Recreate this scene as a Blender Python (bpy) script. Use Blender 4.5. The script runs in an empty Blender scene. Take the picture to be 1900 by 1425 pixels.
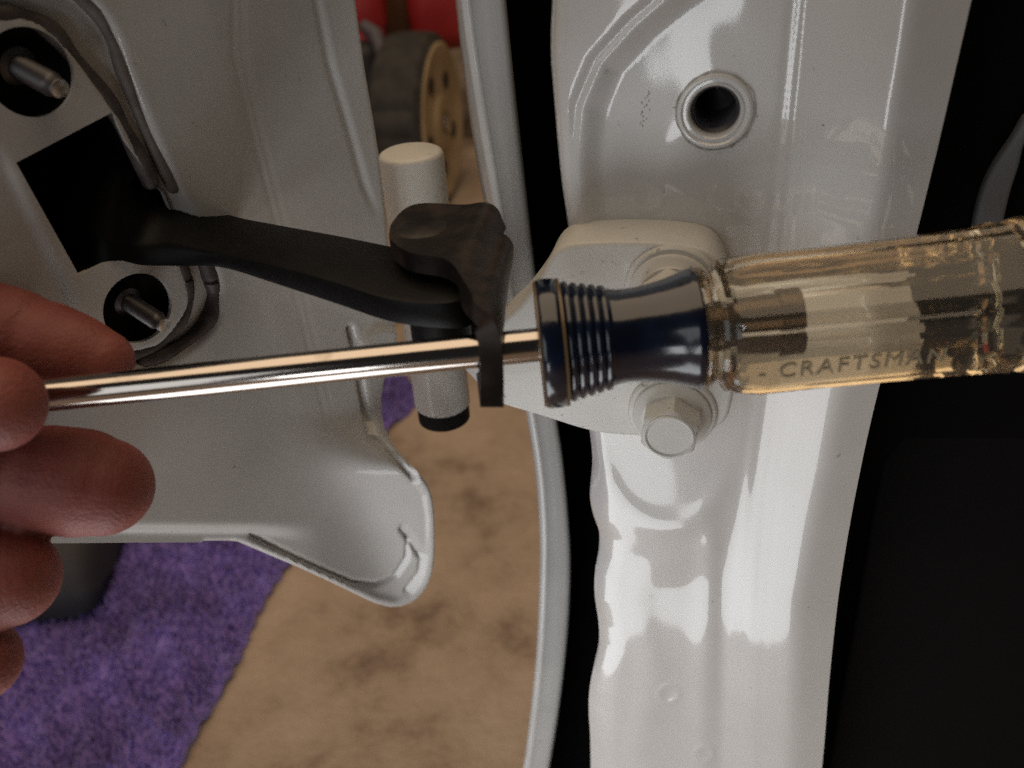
import bpy, bmesh, math, random
import numpy as np
from mathutils import Vector, Matrix
from mathutils.geometry import delaunay_2d_cdt
R = math.radians
random.seed(4)
S = bpy.context.scene
COL = S.collection

# ------------------------------------------------------------------ camera
F = 1590.0                       # focal length in photo pixels (1900 wide)
PITCH, ROLL, CAMH = R(33), R(4.2), 0.50
CAM = Vector((0, 0, CAMH))
fw = Vector((0, math.cos(PITCH), -math.sin(PITCH)))
_r, _u = Vector((1, 0, 0)), Vector((0, math.sin(PITCH), math.cos(PITCH)))
rt = _r * math.cos(ROLL) - _u * math.sin(ROLL)
up = _r * math.sin(ROLL) + _u * math.cos(ROLL)
cd = bpy.data.cameras.new('camera')
cam = bpy.data.objects.new('camera', cd); COL.objects.link(cam)
cam.matrix_world = Matrix(((rt.x, up.x, -fw.x, CAM.x), (rt.y, up.y, -fw.y, CAM.y),
                           (rt.z, up.z, -fw.z, CAM.z), (0, 0, 0, 1)))
cd.sensor_width = 36; cd.lens = F / 1900 * 36
cd.clip_start = 0.01; cd.clip_end = 100
cd.dof.use_dof = True; cd.dof.focus_distance = 0.225; cd.dof.aperture_fstop = 14.5
S.camera = cam
# ------------------------------------------------------------------ world and lamps (indoors: no sun, no sky)
w = bpy.data.worlds.new('World'); S.world = w; w.use_nodes = True
w.node_tree.nodes['Background'].inputs[0].default_value = (1.0, 0.95, 0.92, 1)
w.node_tree.nodes['Background'].inputs[1].default_value = 0.018
S.view_settings.view_transform = 'Standard'; S.view_settings.look = 'None'
S.view_settings.exposure = 0.0; S.view_settings.gamma = 1
S.cycles.use_denoising = False
S.cycles.max_bounces = 14; S.cycles.transmission_bounces = 14; S.cycles.glossy_bounces = 8
S.cycles.sample_clamp_indirect = 1.0; S.cycles.blur_glossy = 1.0; S.cycles.caustics_refractive = False
def lamp(name, loc, target, sx, sy, power, color):
    l = bpy.data.lights.new(name, 'AREA'); l.shape = 'RECTANGLE'; l.size = sx; l.size_y = sy
    l.energy = power; l.color = color
    o = bpy.data.objects.new(name, l); COL.objects.link(o)
    o.location = loc
    o.rotation_euler = (Vector(target) - Vector(loc)).to_track_quat('-Z', 'Y').to_euler()
    return o
lamp('floor_work_light', (-0.14, -0.005, 0.06), (0.06, 0.20, 0.31), 0.28, 0.26, 0.86, (0.95, 0.98, 1.0))  # unseen low lamp, added for the pillar's lower reflections and light
lamp('doorway_light', (-0.27, -0.80, 0.20), (0.05, 0.20, 0.42), 0.13, 0.26, 0.62, (0.95, 0.98, 1.0))  # small unseen lamp, added for the highlights on the upper pillar
lamp('window_light', (-1.0, -0.90, 0.75), (0.05, 0.25, 0.38), 1.1, 0.9, 4.0, (0.97, 0.99, 1.0))  # large unseen fill behind the camera, added to even out the light
lamp('ceiling_light', (-0.25, 0.50, 2.1), (-0.25, 0.50, 0.0), 2.4, 2.0, 26.0, (1.0, 0.76, 0.51))

# ------------------------------------------------------------------ helpers
CX, CY = 950.0, 712.5
def ray(px, py):
    return fw + rt * ((px - CX) / F) - up * ((py - CY) / F)
def P(px, py, d):
    return CAM + ray(px, py) * d
def pix(X):
    v = X - CAM; d = v.dot(fw)
    return CX + F * v.dot(rt) / d, CY - F * v.dot(up) / d
class Plane:
    def __init__(s, o, n, t=None):
        s.o = Vector(o); s.n = Vector(n).normalized()
        s.t = Vector(t).normalized() if t is not None else Vector((0, 0, 1)).cross(s.n).normalized()
        s.b = s.n.cross(s.t).normalized()
    def uv(s, px, py, h=0.0):
        r = ray(px, py); k = (s.o + s.n * h - CAM).dot(s.n) / r.dot(s.n)
        X = CAM + r * k - s.o
        return X.dot(s.t), X.dot(s.b)
    def pt(s, u, v, h=0.0):
        return s.o + s.t * u + s.b * v + s.n * h
    def at(s, px, py, h=0.0):
        return s.pt(*s.uv(px, py, h), h)
    def pixels(s, uv):                # (n,2) array -> pixel coordinates of the unraised surface
        o = np.array(s.o - CAM); X = o + uv[:, :1] * np.array(s.t) + uv[:, 1:2] * np.array(s.b)
        d = X @ np.array(fw)
        return CX + F * (X @ np.array(rt)) / d, CY - F * (X @ np.array(up)) / d
def catmull(pts, n=6, closed=False):
    pts = [tuple(p) for p in pts]; m = len(pts); out = []
    rng = range(m) if closed else range(m - 1)
    for i in rng:
        g = (lambda k: pts[k % m]) if closed else (lambda k: pts[min(max(k, 0), m - 1)])
        p0, p1, p2, p3 = g(i - 1), g(i), g(i + 1), g(i + 2)
        for j in range(n):
            t = j / n
            out.append(tuple(0.5 * (2 * b + (c - a) * t + (2 * a - 5 * b + 4 * c - d) * t * t + (3 * b - a - 3 * c + d) * t ** 3)
                             for a, b, c, d in zip(p0, p1, p2, p3)))
    if not closed: out.append(pts[-1])
    return out
def sstep(a, b, x):
    t = np.clip((x - a) / (b - a), 0, 1); return t * t * (3 - 2 * t)
def pdist(x, y, poly):                # distance to a polyline (numpy)
    best = np.full(x.shape, 1e9)
    for (ax, ay), (bx, by) in zip(poly[:-1], poly[1:]):
        dx, dy = bx - ax, by - ay; L = dx * dx + dy * dy + 1e-9
        t = np.clip(((x - ax) * dx + (y - ay) * dy) / L, 0, 1)
        best = np.minimum(best, np.hypot(x - ax - t * dx, y - ay - t * dy))
    return best
def inside(x, y, poly):
    c = np.zeros(x.shape, bool); n = len(poly)
    for i in range(n):
        (ax, ay), (bx, by) = poly[i], poly[(i + 1) % n]
        if ay == by: continue
        c ^= ((ay > y) != (by > y)) & (x < (bx - ax) * (y - ay) / (by - ay) + ax)
    return c
def sdist(x, y, poly):                # signed: + inside
    d = pdist(x, y, list(poly) + [poly[0]]); return np.where(inside(x, y, poly), d, -d)
def line_x(y, pts):                   # x of a polyline given y
    return np.interp(y, [p[1] for p in pts], [p[0] for p in pts])
def empty(name, loc, label, cat, group=None):
    o = bpy.data.objects.new(name, None); COL.objects.link(o); o.location = loc; o.empty_display_size = 0.01
    o['label'] = label; o['category'] = cat
    if group: o['group'] = group
    return o
def link(name, me, m, parent=None, smooth=True):
    o = bpy.data.objects.new(name, me); COL.objects.link(o)
    if m is not None: me.materials.append(m)
    if smooth:
        me.polygons.foreach_set('use_smooth', [True] * len(me.polygons))
    if parent is not None:
        bpy.context.view_layer.update()
        o.parent = parent; o.matrix_parent_inverse = Matrix.Translation(parent.location).inverted() if parent.type == 'EMPTY' else parent_world(parent).inverted()
    return o
def parent_world(p):
    bpy.context.view_layer.update(); return p.matrix_world
def tag(o, label=None, cat=None, group=None, kind=None):
    if label: o['label'] = label
    if cat: o['category'] = cat
    if group: o['group'] = group
    if kind: o['kind'] = kind
    return o
def mesh(verts, faces):
    me = bpy.data.meshes.new('m'); me.from_pydata([tuple(v) for v in verts], [], [tuple(f) for f in faces]); me.update(); return me
def sharp(o, ang=35):
    me = o.data
    bm = bmesh.new(); bm.from_mesh(me)
    for e in bm.edges:
        e.smooth = not (len(e.link_faces) == 2 and e.calc_face_angle(0) > R(ang))
    bm.to_mesh(me); bm.free(); return o
def sheet(name, pl, outline, spacing, height, thick, m, parent=None, holes=(), bend=None):
    """pressed sheet metal: outline and holes in plane (u,v), relief height(px,py) in metres, real thickness behind"""
    def resample(loop, st):
        out = []
        for i, a in enumerate(loop):
            b = loop[(i + 1) % len(loop)]; L = math.dist(a, b); k = max(1, int(L / st))
            out += [(a[0] + (b[0] - a[0]) * j / k, a[1] + (b[1] - a[1]) * j / k) for j in range(k)]
        return out
    loops = [resample(outline, spacing)] + [resample(h, spacing * 0.6) for h in holes]
    pts, edges = [], []
    for lp in loops:
        b = len(pts); pts += lp; edges += [(b + i, b + (i + 1) % len(lp)) for i in range(len(lp))]
    us = [p[0] for p in outline]; vs = [p[1] for p in outline]
    gu, gv = np.meshgrid(np.arange(min(us), max(us), spacing), np.arange(min(vs), max(vs), spacing))
    gu = gu + (np.arange(gu.shape[0]) % 2)[:, None] * spacing * 0.5
    gu, gv = gu.ravel(), gv.ravel()
    ok = sdist(gu, gv, loops[0]) > spacing * 0.45
    for h in loops[1:]: ok &= sdist(gu, gv, h) < -spacing * 0.35
    pts += list(zip(gu[ok].tolist(), gv[ok].tolist()))
    v2, _, f2, *_ = delaunay_2d_cdt([Vector(p) for p in pts], edges, [], 1, 1e-7)
    A = np.array([tuple(v) for v in v2])
    cen = np.array([A[list(f)].mean(0) for f in f2])
    keep = np.ones(len(f2), bool)
    for h in loops[1:]: keep &= ~inside(cen[:, 0], cen[:, 1], h)
    x, y = pl.pixels(A)
    H = height(x, y) if height else np.zeros(len(A))
    V = np.array(pl.o) + A[:, :1] * np.array(pl.t) + A[:, 1:2] * np.array(pl.b)
    if bend: V = bend(V, x, y)
    V = V + H[:, None] * np.array(pl.n)
    fs = []
    for f, k in zip(f2, keep):
        if not k: continue
        p, q, r_ = A[f[0]], A[f[1]], A[f[2]]
        cr_ = (q[0] - p[0]) * (r_[1] - p[1]) - (q[1] - p[1]) * (r_[0] - p[0])
        fs.append(tuple(f) if cr_ > 0 else tuple(f)[::-1])
    nv = len(V)
    if thick:
        V = np.vstack([V, V - np.array(pl.n) * thick])
        ed = set()
        for f in fs:
            for i in range(3): ed.add((f[i], f[(i + 1) % 3]))
        rim = [(b_, a_, a_ + nv, b_ + nv) for a_, b_ in ed if (b_, a_) not in ed]
        fs = fs + [tuple(i + nv for i in f[::-1]) for f in fs] + rim
    o = link(name, mesh(V, fs), m, parent)
    return sharp(o, 55)
def plate(name, pl, outline, h0, h1, m, parent=None, bevel=0.001, seg=3):
    """solid plate: outline (u,v) between heights h0 < h1 along the normal, bevelled"""
    bm = bmesh.new()
    a = [bm.verts.new(pl.pt(u, v, h0)) for u, v in outline]
    b = [bm.verts.new(pl.pt(u, v, h1)) for u, v in outline]
    n = len(a)
    fb = bm.faces.new(b); bm.faces.new(a[::-1])
    for i in range(n): bm.faces.new((a[i], a[(i + 1) % n], b[(i + 1) % n], b[i]))
    bmesh.ops.recalc_face_normals(bm, faces=bm.faces)
    if bevel:
        es = [e for e in bm.edges if e.calc_face_angle(0) > R(50)]
        bmesh.ops.bevel(bm, geom=es, offset=bevel, segments=seg, profile=0.5, affect='EDGES', clamp_overlap=True)
    bmesh.ops.triangulate(bm, faces=[f for f in bm.faces if len(f.verts) > 4])
    me = bpy.data.meshes.new('m'); bm.to_mesh(me); bm.free()
    return sharp(link(name, me, m, parent), 40)
def lathe(name, base, axis, prof, m, parent=None, seg=48, sec=None, smooth_angle=35, xdir=None):
    """prof: [(radius, distance along axis)]; sec(theta, k) scales the radius"""
    ax = Vector(axis).normalized()
    e1 = Vector(xdir) if xdir is not None else ax.orthogonal()
    e1 = (e1 - ax * e1.dot(ax)).normalized(); e2 = ax.cross(e1)
    V, Fc = [], []
    for k, (r, d) in enumerate(prof):
        for i in range(seg):
            th = 2 * math.pi * i / seg; rr = r * (sec(th, k) if sec else 1)
            V.append(Vector(base) + ax * d + (e1 * math.cos(th) + e2 * math.sin(th)) * rr)
    for k in range(len(prof) - 1):
        for i in range(seg):
            j = (i + 1) % seg
            Fc.append((k * seg + i, k * seg + j, (k + 1) * seg + j, (k + 1) * seg + i))
    if prof[0][0] > 1e-6: Fc.append(tuple(range(seg))[::-1])
    if prof[-1][0] > 1e-6: Fc.append(tuple((len(prof) - 1) * seg + i for i in range(seg)))
    me = mesh(V, Fc)
    bm = bmesh.new(); bm.from_mesh(me); bmesh.ops.remove_doubles(bm, verts=bm.verts, dist=1e-7)
    bmesh.ops.recalc_face_normals(bm, faces=bm.faces); bm.to_mesh(me); bm.free()
    return sharp(link(name, me, m, parent), smooth_angle)
def loft(name, rows, m, parent=None, closed=False, thick=0, flip=False):
    n = len(rows[0]); V = [p for r in rows for p in r]; Fc = []
    for k in range(len(rows) - 1):
        for i in range(n if closed else n - 1):
            j = (i + 1) % n; q = (k * n + i, k * n + j, (k + 1) * n + j, (k + 1) * n + i)
            Fc.append(q[::-1] if flip else q)
    o = link(name, mesh(V, Fc), m, parent)
    if thick:
        md = o.modifiers.new('thickness', 'SOLIDIFY'); md.thickness = thick; md.offset = -1
    return o
def tube(bm, pts, rad, seg=20, squash=None):
    """tapered round tube with domed ends"""
    pts = [Vector(p) for p in pts]
    rings = []
    for i, p in enumerate(pts):
        d = (pts[min(i + 1, len(pts) - 1)] - pts[max(i - 1, 0)]).normalized()
        e1 = d.cross(Vector((0, 0, 1)));
        if e1.length < 1e-3: e1 = d.cross(Vector((0, 1, 0)))
        e1.normalize(); e2 = e1.cross(d)
        rings.append((p, d, e1, e2, rad[i]))
    def dome(r, s):
        p, d, e1, e2, rr = r; out = []
        for k in range(1, 7):
            a = math.pi / 2 * k / 6.0
            out.append((p + d * (s * rr * math.sin(a)), d, e1, e2, max(rr * math.cos(a), 1e-5)))
        return out
    allr = dome(rings[0], -1)[::-1] + rings + dome(rings[-1], 1)
    vs = [[bm.verts.new(p + (e1 * math.cos(2 * math.pi * i / seg) + e2 * math.sin(2 * math.pi * i / seg)) * r) for i in range(seg)] for p, d, e1, e2, r in allr]
    for a, b in zip(vs[:-1], vs[1:]):
        for i in range(seg): bm.faces.new((a[i], a[(i + 1) % seg], b[(i + 1) % seg], b[i]))
    bm.faces.new(vs[0][::-1]); bm.faces.new(vs[-1])
def z_at(xy, py):                     # height at which the vertical line over xy shows at photo row py
    lo, hi = -0.2, 1.0
    for _ in range(50):
        mid = (lo + hi) / 2
        if pix(Vector((xy[0], xy[1], mid)))[1] > py: lo = mid
        else: hi = mid
    return lo

# ------------------------------------------------------------------ materials
def mat(name, color, rough=0.5, metal=0.0, coat=0.0, spec=0.5, noise=None, bump=None, color2=None, dirt=None, **kw):
    """noise=(scale, detail) mixes color and color2; bump=(scale, strength, distance)"""
    m = bpy.data.materials.new(name); m.use_nodes = True
    nt = m.node_tree; b = nt.nodes['Principled BSDF']; N = nt.nodes.new; L = nt.links.new
    b.inputs['Base Color'].default_value = (*color, 1); b.inputs['Roughness'].default_value = rough
    b.inputs['Metallic'].default_value = metal; b.inputs['Coat Weight'].default_value = coat
    b.inputs['Coat Roughness'].default_value = 0.05; b.inputs['Specular IOR Level'].default_value = spec
    for k, v in kw.items(): b.inputs[k.replace('_', ' ')].default_value = v
    tc = N('ShaderNodeNewGeometry')
    if noise:
        n = N('ShaderNodeTexNoise'); n.inputs['Scale'].default_value = noise[0]; n.inputs['Detail'].default_value = noise[1]
        L(tc.outputs['Position'], n.inputs['Vector'])
        r = N('ShaderNodeValToRGB'); r.color_ramp.elements[0].position = noise[2] if len(noise) > 2 else 0.35
        r.color_ramp.elements[1].position = noise[3] if len(noise) > 3 else 0.65
        r.color_ramp.elements[0].color = (*color, 1); r.color_ramp.elements[1].color = (*(color2 or color), 1)
        L(n.outputs['Fac'], r.inputs['Fac']); L(r.outputs['Color'], b.inputs['Base Color'])
    if dirt:
        n = N('ShaderNodeTexNoise'); n.inputs['Scale'].default_value = dirt[0]; n.inputs['Detail'].default_value = 4; n.inputs['Roughness'].default_value = 0.65
        L(tc.outputs['Position'], n.inputs['Vector'])
        r2 = N('ShaderNodeMapRange'); r2.inputs['From Min'].default_value = dirt[1]; r2.inputs['From Max'].default_value = dirt[1] + 0.05; r2.inputs['To Max'].default_value = dirt[2]
        mx = N('ShaderNodeMixRGB'); mx.inputs[2].default_value = (0.14, 0.11, 0.08, 1)
        L(n.outputs['Fac'], r2.inputs['Value']); L(r2.outputs[0], mx.inputs[0]); L(r.outputs['Color'], mx.inputs[1]); L(mx.outputs[0], b.inputs['Base Color'])
    if bump:
        n = N('ShaderNodeTexNoise'); n.inputs['Scale'].default_value = bump[0]; n.inputs['Detail'].default_value = 3
        L(tc.outputs['Position'], n.inputs['Vector'])
        bp = N('ShaderNodeBump'); bp.inputs['Strength'].default_value = bump[1]; bp.inputs['Distance'].default_value = bump[2]
        L(n.outputs['Fac'], bp.inputs['Height']); L(bp.outputs['Normal'], b.inputs['Normal'])
    return m
M = {}
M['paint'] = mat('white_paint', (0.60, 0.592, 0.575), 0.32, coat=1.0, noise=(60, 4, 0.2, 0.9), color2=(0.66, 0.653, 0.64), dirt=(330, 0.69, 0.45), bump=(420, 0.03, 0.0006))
M['doorpaint'] = mat('white_door_paint', (0.47, 0.467, 0.458), 0.42, coat=0.4, noise=(45, 5, 0.25, 0.8), color2=(0.55, 0.547, 0.535), dirt=(300, 0.68, 0.45), bump=(420, 0.04, 0.0006))  # same paint as the pillar, with the door's shade put into its colour
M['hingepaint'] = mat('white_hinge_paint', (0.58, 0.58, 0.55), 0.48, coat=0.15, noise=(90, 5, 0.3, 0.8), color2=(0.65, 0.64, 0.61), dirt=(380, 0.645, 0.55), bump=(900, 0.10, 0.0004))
M['grime'] = mat('grime', (0.26, 0.235, 0.20), 0.9, noise=(500, 3), color2=(0.50, 0.48, 0.45))
M['dirt'] = mat('dark_dirt', (0.20, 0.16, 0.12), 0.9)
M['gasket2'] = mat('grey_brown_sealer', (0.12, 0.105, 0.098), 0.6, noise=(200, 3), color2=(0.18, 0.165, 0.155))  # bead colour standing in for soft shading round the outer recess
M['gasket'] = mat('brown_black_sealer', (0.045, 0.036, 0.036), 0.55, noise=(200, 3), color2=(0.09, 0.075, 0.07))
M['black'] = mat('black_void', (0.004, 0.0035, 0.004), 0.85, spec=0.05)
M['trim'] = mat('black_trim', (0.004, 0.0036, 0.004), 0.75, spec=0.08, bump=(1500, 0.2, 0.0003))
M['greytrim'] = mat('grey_trim', (0.10, 0.10, 0.105), 0.7)
M['iron'] = mat('black_coated_steel', (0.008, 0.006, 0.006), 0.42, spec=0.32, noise=(160, 6, 0.42, 0.66), color2=(0.030, 0.020, 0.017), bump=(700, 0.12, 0.0005))
M['arm'] = mat('black_arm_steel', (0.003, 0.0028, 0.0032), 0.45, spec=0.14, noise=(150, 3, 0.4, 0.8), color2=(0.006, 0.006, 0.007), bump=(900, 0.1, 0.0004))
M['root'] = mat('black_arm_root', (0.0032, 0.003, 0.0033), 0.5, spec=0.12)
M['rubber'] = mat('black_rubber', (0.010, 0.009, 0.009), 0.75, spec=0.2)
M['darksteel'] = mat('oily_steel', (0.10, 0.095, 0.10), 0.45, metal=0.8)
M['steel'] = mat('zinc_steel', (0.55, 0.54, 0.53), 0.35, metal=1.0, bump=(900, 0.1, 0.0003))
M['chrome'] = mat('chrome_shaft', (0.46, 0.42, 0.39), 0.13, metal=1.0, noise=(90, 6, 0.62, 0.72), color2=(0.30, 0.26, 0.23), bump=(260, 0.03, 0.0006))
M['skin'] = mat('skin', (0.215, 0.052, 0.044), 0.60, noise=(90, 9, 0.3, 0.75), color2=(0.31, 0.098, 0.078), bump=(1100, 0.38, 0.0007), Subsurface_Weight=0.25, Subsurface_Scale=0.004)
M['floor'] = mat('stained_concrete', (0.20, 0.128, 0.090), 0.9, noise=(5, 15, 0.35, 0.68), color2=(0.56, 0.445, 0.35), bump=(160, 0.4, 0.002))
_nt = M['floor'].node_tree; _cr = [n for n in _nt.nodes if n.type == 'VALTORGB'][0]; _e = _cr.color_ramp.elements.new(0.47); _e.color = (0.40, 0.300, 0.226, 1)
_cr.color_ramp.elements[0].color = (0.15, 0.100, 0.074, 1)
[n for n in _nt.nodes if n.type == 'TEX_NOISE'][0].inputs['Roughness'].default_value = 0.70
M['rug'] = mat('purple_pile', (0.125, 0.075, 0.30), 0.95, noise=(12, 10, 0.28, 0.72), color2=(0.31, 0.215, 0.74), bump=(900, 0.6, 0.002), Sheen_Weight=0.4)
M['tang'] = mat('brown_steel', (0.16, 0.12, 0.09), 0.4, metal=0.5)
M['band'] = mat('brown_plastic_band', (0.13, 0.085, 0.04), 0.3)
M['tyre'] = mat('tyre_rubber', (0.028, 0.026, 0.025), 0.85, noise=(40, 4), color2=(0.05, 0.045, 0.04))
M['rim'] = mat('cream_rim', (0.42, 0.31, 0.17), 0.55, noise=(14, 4), color2=(0.56, 0.43, 0.27))
M['red'] = mat('red_plastic', (0.34, 0.018, 0.022), 0.45, noise=(5, 3), color2=(0.48, 0.035, 0.035))
M['brown'] = mat('brown_plastic', (0.16, 0.08, 0.04), 0.6)
M['dark'] = mat('dark_plastic', (0.02, 0.018, 0.02), 0.6)
M['shoe'] = mat('grey_shoe', (0.050, 0.046, 0.050), 0.9, bump=(900, 0.3, 0.001))
M['amber'] = mat('amber_clear_plastic', (0.95, 0.92, 0.83), 0.06, Transmission_Weight=0.972, IOR=1.47, bump=(90, 0.05, 0.002))
_nt = M['amber'].node_tree; _va = _nt.nodes.new('ShaderNodeVolumeAbsorption'); _va.inputs['Color'].default_value = (0.79, 0.66, 0.40, 1); _va.inputs['Density'].default_value = 28
_nt.links.new(_va.outputs[0], _nt.nodes['Material Output'].inputs['Volume'])
M['blue'] = mat('dark_blue_plastic', (0.0025, 0.0045, 0.013), 0.17, coat=0.4, noise=(140, 5, 0.35, 0.75), color2=(0.006, 0.012, 0.034), bump=(300, 0.06, 0.001))
M['letter'] = mat('raised_lettering', (0.27, 0.225, 0.15), 0.4)

# ------------------------------------------------------------------ floor and rug
G = Plane((0, 0, 0), (0, 0, 1), (1, 0, 0))
me = mesh([(-6, -6, 0), (6, -6, 0), (6, 8, 0), (-6, 8, 0)], [(0, 1, 2, 3)])
tag(link('floor', me, M['floor'], None, False), kind='structure')
def px_floor(px, py): return G.uv(px, py)
e0, e1 = Vector(px_floor(342, 1425)), Vector(px_floor(525, 1065))
dirv = (e1 - e0).normalized()
c_far = Vector(px_floor(722, 800)); c_far2 = Vector(px_floor(785, 745))
dl = (c_far - c_far2).normalized()
rug_out = [tuple(e0 - dirv * 0.35), tuple(e0), tuple(e1), tuple(c_far), tuple(c_far2), tuple(c_far2 + Vector((-0.05, 0.10))),
           tuple(c_far2 + Vector((-0.75, 0.30))), tuple(e0 - dirv * 0.35 + Vector((-0.75, 0)))]
rng = np.random.default_rng(3)
def rug_h(x, y):
    b = 0.006 + 0.0022 * np.sin(x * 0.071 + 2.2 * np.sin(y * 0.02)) * np.sin(y * 0.055 + x * 0.013) + 0.0005 * rng.standard_normal(x.shape) + 0.002 * np.sin(x * 0.021 + y * 0.033 + 1.3 * np.sin(x * .05))
    return np.where((x < 2500), b, 0.006)
rug_out = [(p[0] + 0.0010 * math.sin(i * 1.7) + 0.0016 * math.sin(i * 0.23 + 1), p[1] + 0.0010 * math.sin(i * 2.3)) for i, p in enumerate([(a_[0] + (b_[0] - a_[0]) * j / 40, a_[1] + (b_[1] - a_[1]) * j / 40) for a_, b_ in zip(rug_out, rug_out[1:] + rug_out[:1]) for j in range(40)])]
rug = sheet('rug', G, rug_out, 0.006, rug_h, 0.005, M['rug'])
nT = 70000
rx = np.array(rug_out); u_ = rng.uniform(max(rx[:, 0].min(), -0.62), rx[:, 0].max(), nT); v_ = rng.uniform(0.22, min(rx[:, 1].max(), 1.05), nT)
okm = inside(u_, v_, rug_out[::6]); u_, v_ = u_[okm], v_[okm]
ppx = G.pixels(np.stack([u_, v_], 1)); zz = np.array(rug_h(ppx[0], ppx[1])) - 0.001
nT = len(u_); an_ = rng.uniform(0, 6.283, nT); ln_ = rng.uniform(0.004, 0.010, nT); le_ = rng.uniform(0.0, 0.006, nT); la_ = rng.uniform(0, 6.283, nT)
hw = 0.0008
base = np.stack([u_, v_, zz], 1); sd = np.stack([np.cos(an_) * hw, np.sin(an_) * hw, 0 * an_], 1)
tip = base + np.stack([np.cos(la_) * le_, np.sin(la_) * le_, ln_], 1)
VV = np.concatenate([base - sd, base + sd, tip + sd * .5, tip - sd * .5])
FF = np.stack([np.arange(nT), np.arange(nT) + nT, np.arange(nT) + 2 * nT, np.arange(nT) + 3 * nT], 1)
pile = link('pile', mesh(VV.tolist(), FF.tolist()), M['rug'], rug); pile['kind'] = 'stuff'
tag(rug, 'fuzzy purple rug lying on the stained tan floor', 'rug')

# ------------------------------------------------------------------ car body: pillar, fender, dark inside
PA = R(15)
PL = Plane(P(1240, 800, 0.235), (-math.sin(PA), -math.cos(PA), 0))
car = empty('car', PL.at(1300, 1600), 'white car seen at its opened door, hinge pillar and black door check', 'car')
pl_left = [(1022, -140), (1016, 0), (1013, 100), (1020, 200), (1033, 340), (1046, 430), (1062, 560), (1075, 700), (1086, 800), (1094, 870),
           (1092, 905), (1090, 940), (1096, 975), (1107, 1008), (1106, 1045), (1099, 1085), (1099, 1130), (1106, 1178), (1107, 1215), (1098, 1258),
           (1090, 1300), (1088, 1340), (1091, 1390), (1092, 1440), (1094, 1560)]
pl_right = [(1503, 1560), (1525, 1425), (1540, 1250), (1560, 1080), (1590, 900), (1632, 710), (1712, 410), (1810, 0), (1843, -140)]
out_px = catmull(pl_left, 4) + catmull(pl_right, 4)
pil_out = [PL.uv(*p) for p in out_px]
XC1 = [(1512, -140), (1500, 0), (1470, 300), (1440, 600), (1400, 900), (1375, 1200), (1362, 1560)]
XC2 = [(1715, -140), (1685, 0), (1640, 300), (1600, 500), (1520, 900), (1480, 1100), (1455, 1560)]
XP = [(1420, -140), (1345, -60), (1262, 0), (1190, 62), (1130, 128), (1098, 205), (1090, 300), (1096, 400), (1120, 520), (1140, 700)]
def pil_h(x, y):
    h = np.zeros_like(x)
    x1, x2 = line_x(y, XC1), line_x(y, XC2)
    def ramp(v, w): return np.log1p(np.exp(np.clip(v / w, -40, 40))) * w
    k = 0.15e-3
    h += 0.030e-3 * ramp(x - x1, 10) - 0.075e-3 * ramp(x - x2, 7)
    for off, am in ((-26, .16e-3), (0, .22e-3), (22, .14e-3), (40, .10e-3)): h -= am * np.exp(-((x - x1 - off) / 8.5) ** 2) * (1 - 0.6 * sstep(420, 700, y))
    # rounded left edge
    xl = line_x(y, pl_left); d = np.clip(x - xl, 0, None)
    wv = 34 + 20 * sstep(840, 960, y)
    h -= (5.5e-3 - 2.0e-3 * sstep(840, 960, y)) * np.clip(1 - d / wv, 0, 1) ** 2
    # stamped pocket round the bolt hole
    dp = pdist(x, y, XP); side = np.where(x > line_x(y, XP), 1, -1)
    h -= 3.0e-3 * sstep(-26, 26, dp * side) * (1 - sstep(420, 640, y))
    h -= 0.7e-3 * np.exp(-((dp * side + 30) / 10) ** 2) * (1 - sstep(330, 480, y))
    # bowl below the hinge with a rounded foot
    rr = np.hypot((x - 1240) * 1.0, (y - 815) * 0.80)
    low = sstep(800, 900, y)
    h -= 2.4e-3 * sstep(115, 240, rr) * low * (1 - sstep(1330, 1400, x))
    h += 0.35e-3 * np.exp(-((rr - 128) / 20) ** 2) * low * (1 - sstep(1300, 1370, x))
    # ribs running down from the foot, uneven sealer along the edge
    lo = sstep(1030, 1120, y)
    xr = 1195 + 12 * np.sin(y * 0.021); h += 0.45e-3 * np.exp(-((x - xr) / 30) ** 2) * lo
    xr = 1318 - (y - 1060) * 0.05; h += 0.6e-3 * np.exp(-((x - xr) / 26) ** 2) * sstep(930, 1030, y)
    h += 0.10e-3 * np.sin(y * 0.047 + 0.6 * np.sin(x * 0.05)) * np.exp(-((x - 1125) / 30) ** 2) * sstep(880, 960, y)
    h += 0.04e-3 * np.sin(x * 0.035 + y * 0.011) * np.sin(y * 0.027 - x * 0.01)
    # the dented patch round the bolt hole
    h += 0.42e-3 * np.exp(-(((x - 1300) / 95) ** 2 + ((y - 215) / 120) ** 2))
    h += 0.35e-3 * np.exp(-(((x - 1235) / 50) ** 2 + ((y - 330) / 60) ** 2))
    # spot weld rings
    for wx, wy, wr in ((1200, 376, 26), (1397, 379, 26), (1240, 1298, 18), (1306, 1408, 16)):
        q = np.hypot(x - wx, (y - wy) * 1.15)
        h += 0.16e-3 * np.exp(-((q - wr) / 5.5) ** 2) - 0.12e-3 * np.exp(-(q / (wr * 0.6)) ** 2)
    return h
HC = PL.uv(1326, 214)
hole = [(HC[0] + 0.0062 * math.cos(a), HC[1] + 0.0062 * math.sin(a)) for a in np.linspace(0, 2 * math.pi, 40, endpoint=False)]
pillar = sheet('pillar_panel', PL, pil_out, 0.00085, pil_h, 0.0014, M['paint'], car, holes=[hole])
hb = PL.pt(HC[0], HC[1], float(pil_h(np.array([1326.]), np.array([214.]))[0]))
prof = [(0.0086, -0.0008), (0.0084, -0.0001), (0.0079, 0.0004), (0.0074, 0.0005), (0.0070, 0.0001), (0.0067, -0.0005), (0.0064, -0.0001), (0.0060, 0.0002), (0.0056, -0.0002), (0.0053, -0.0012)]
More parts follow.
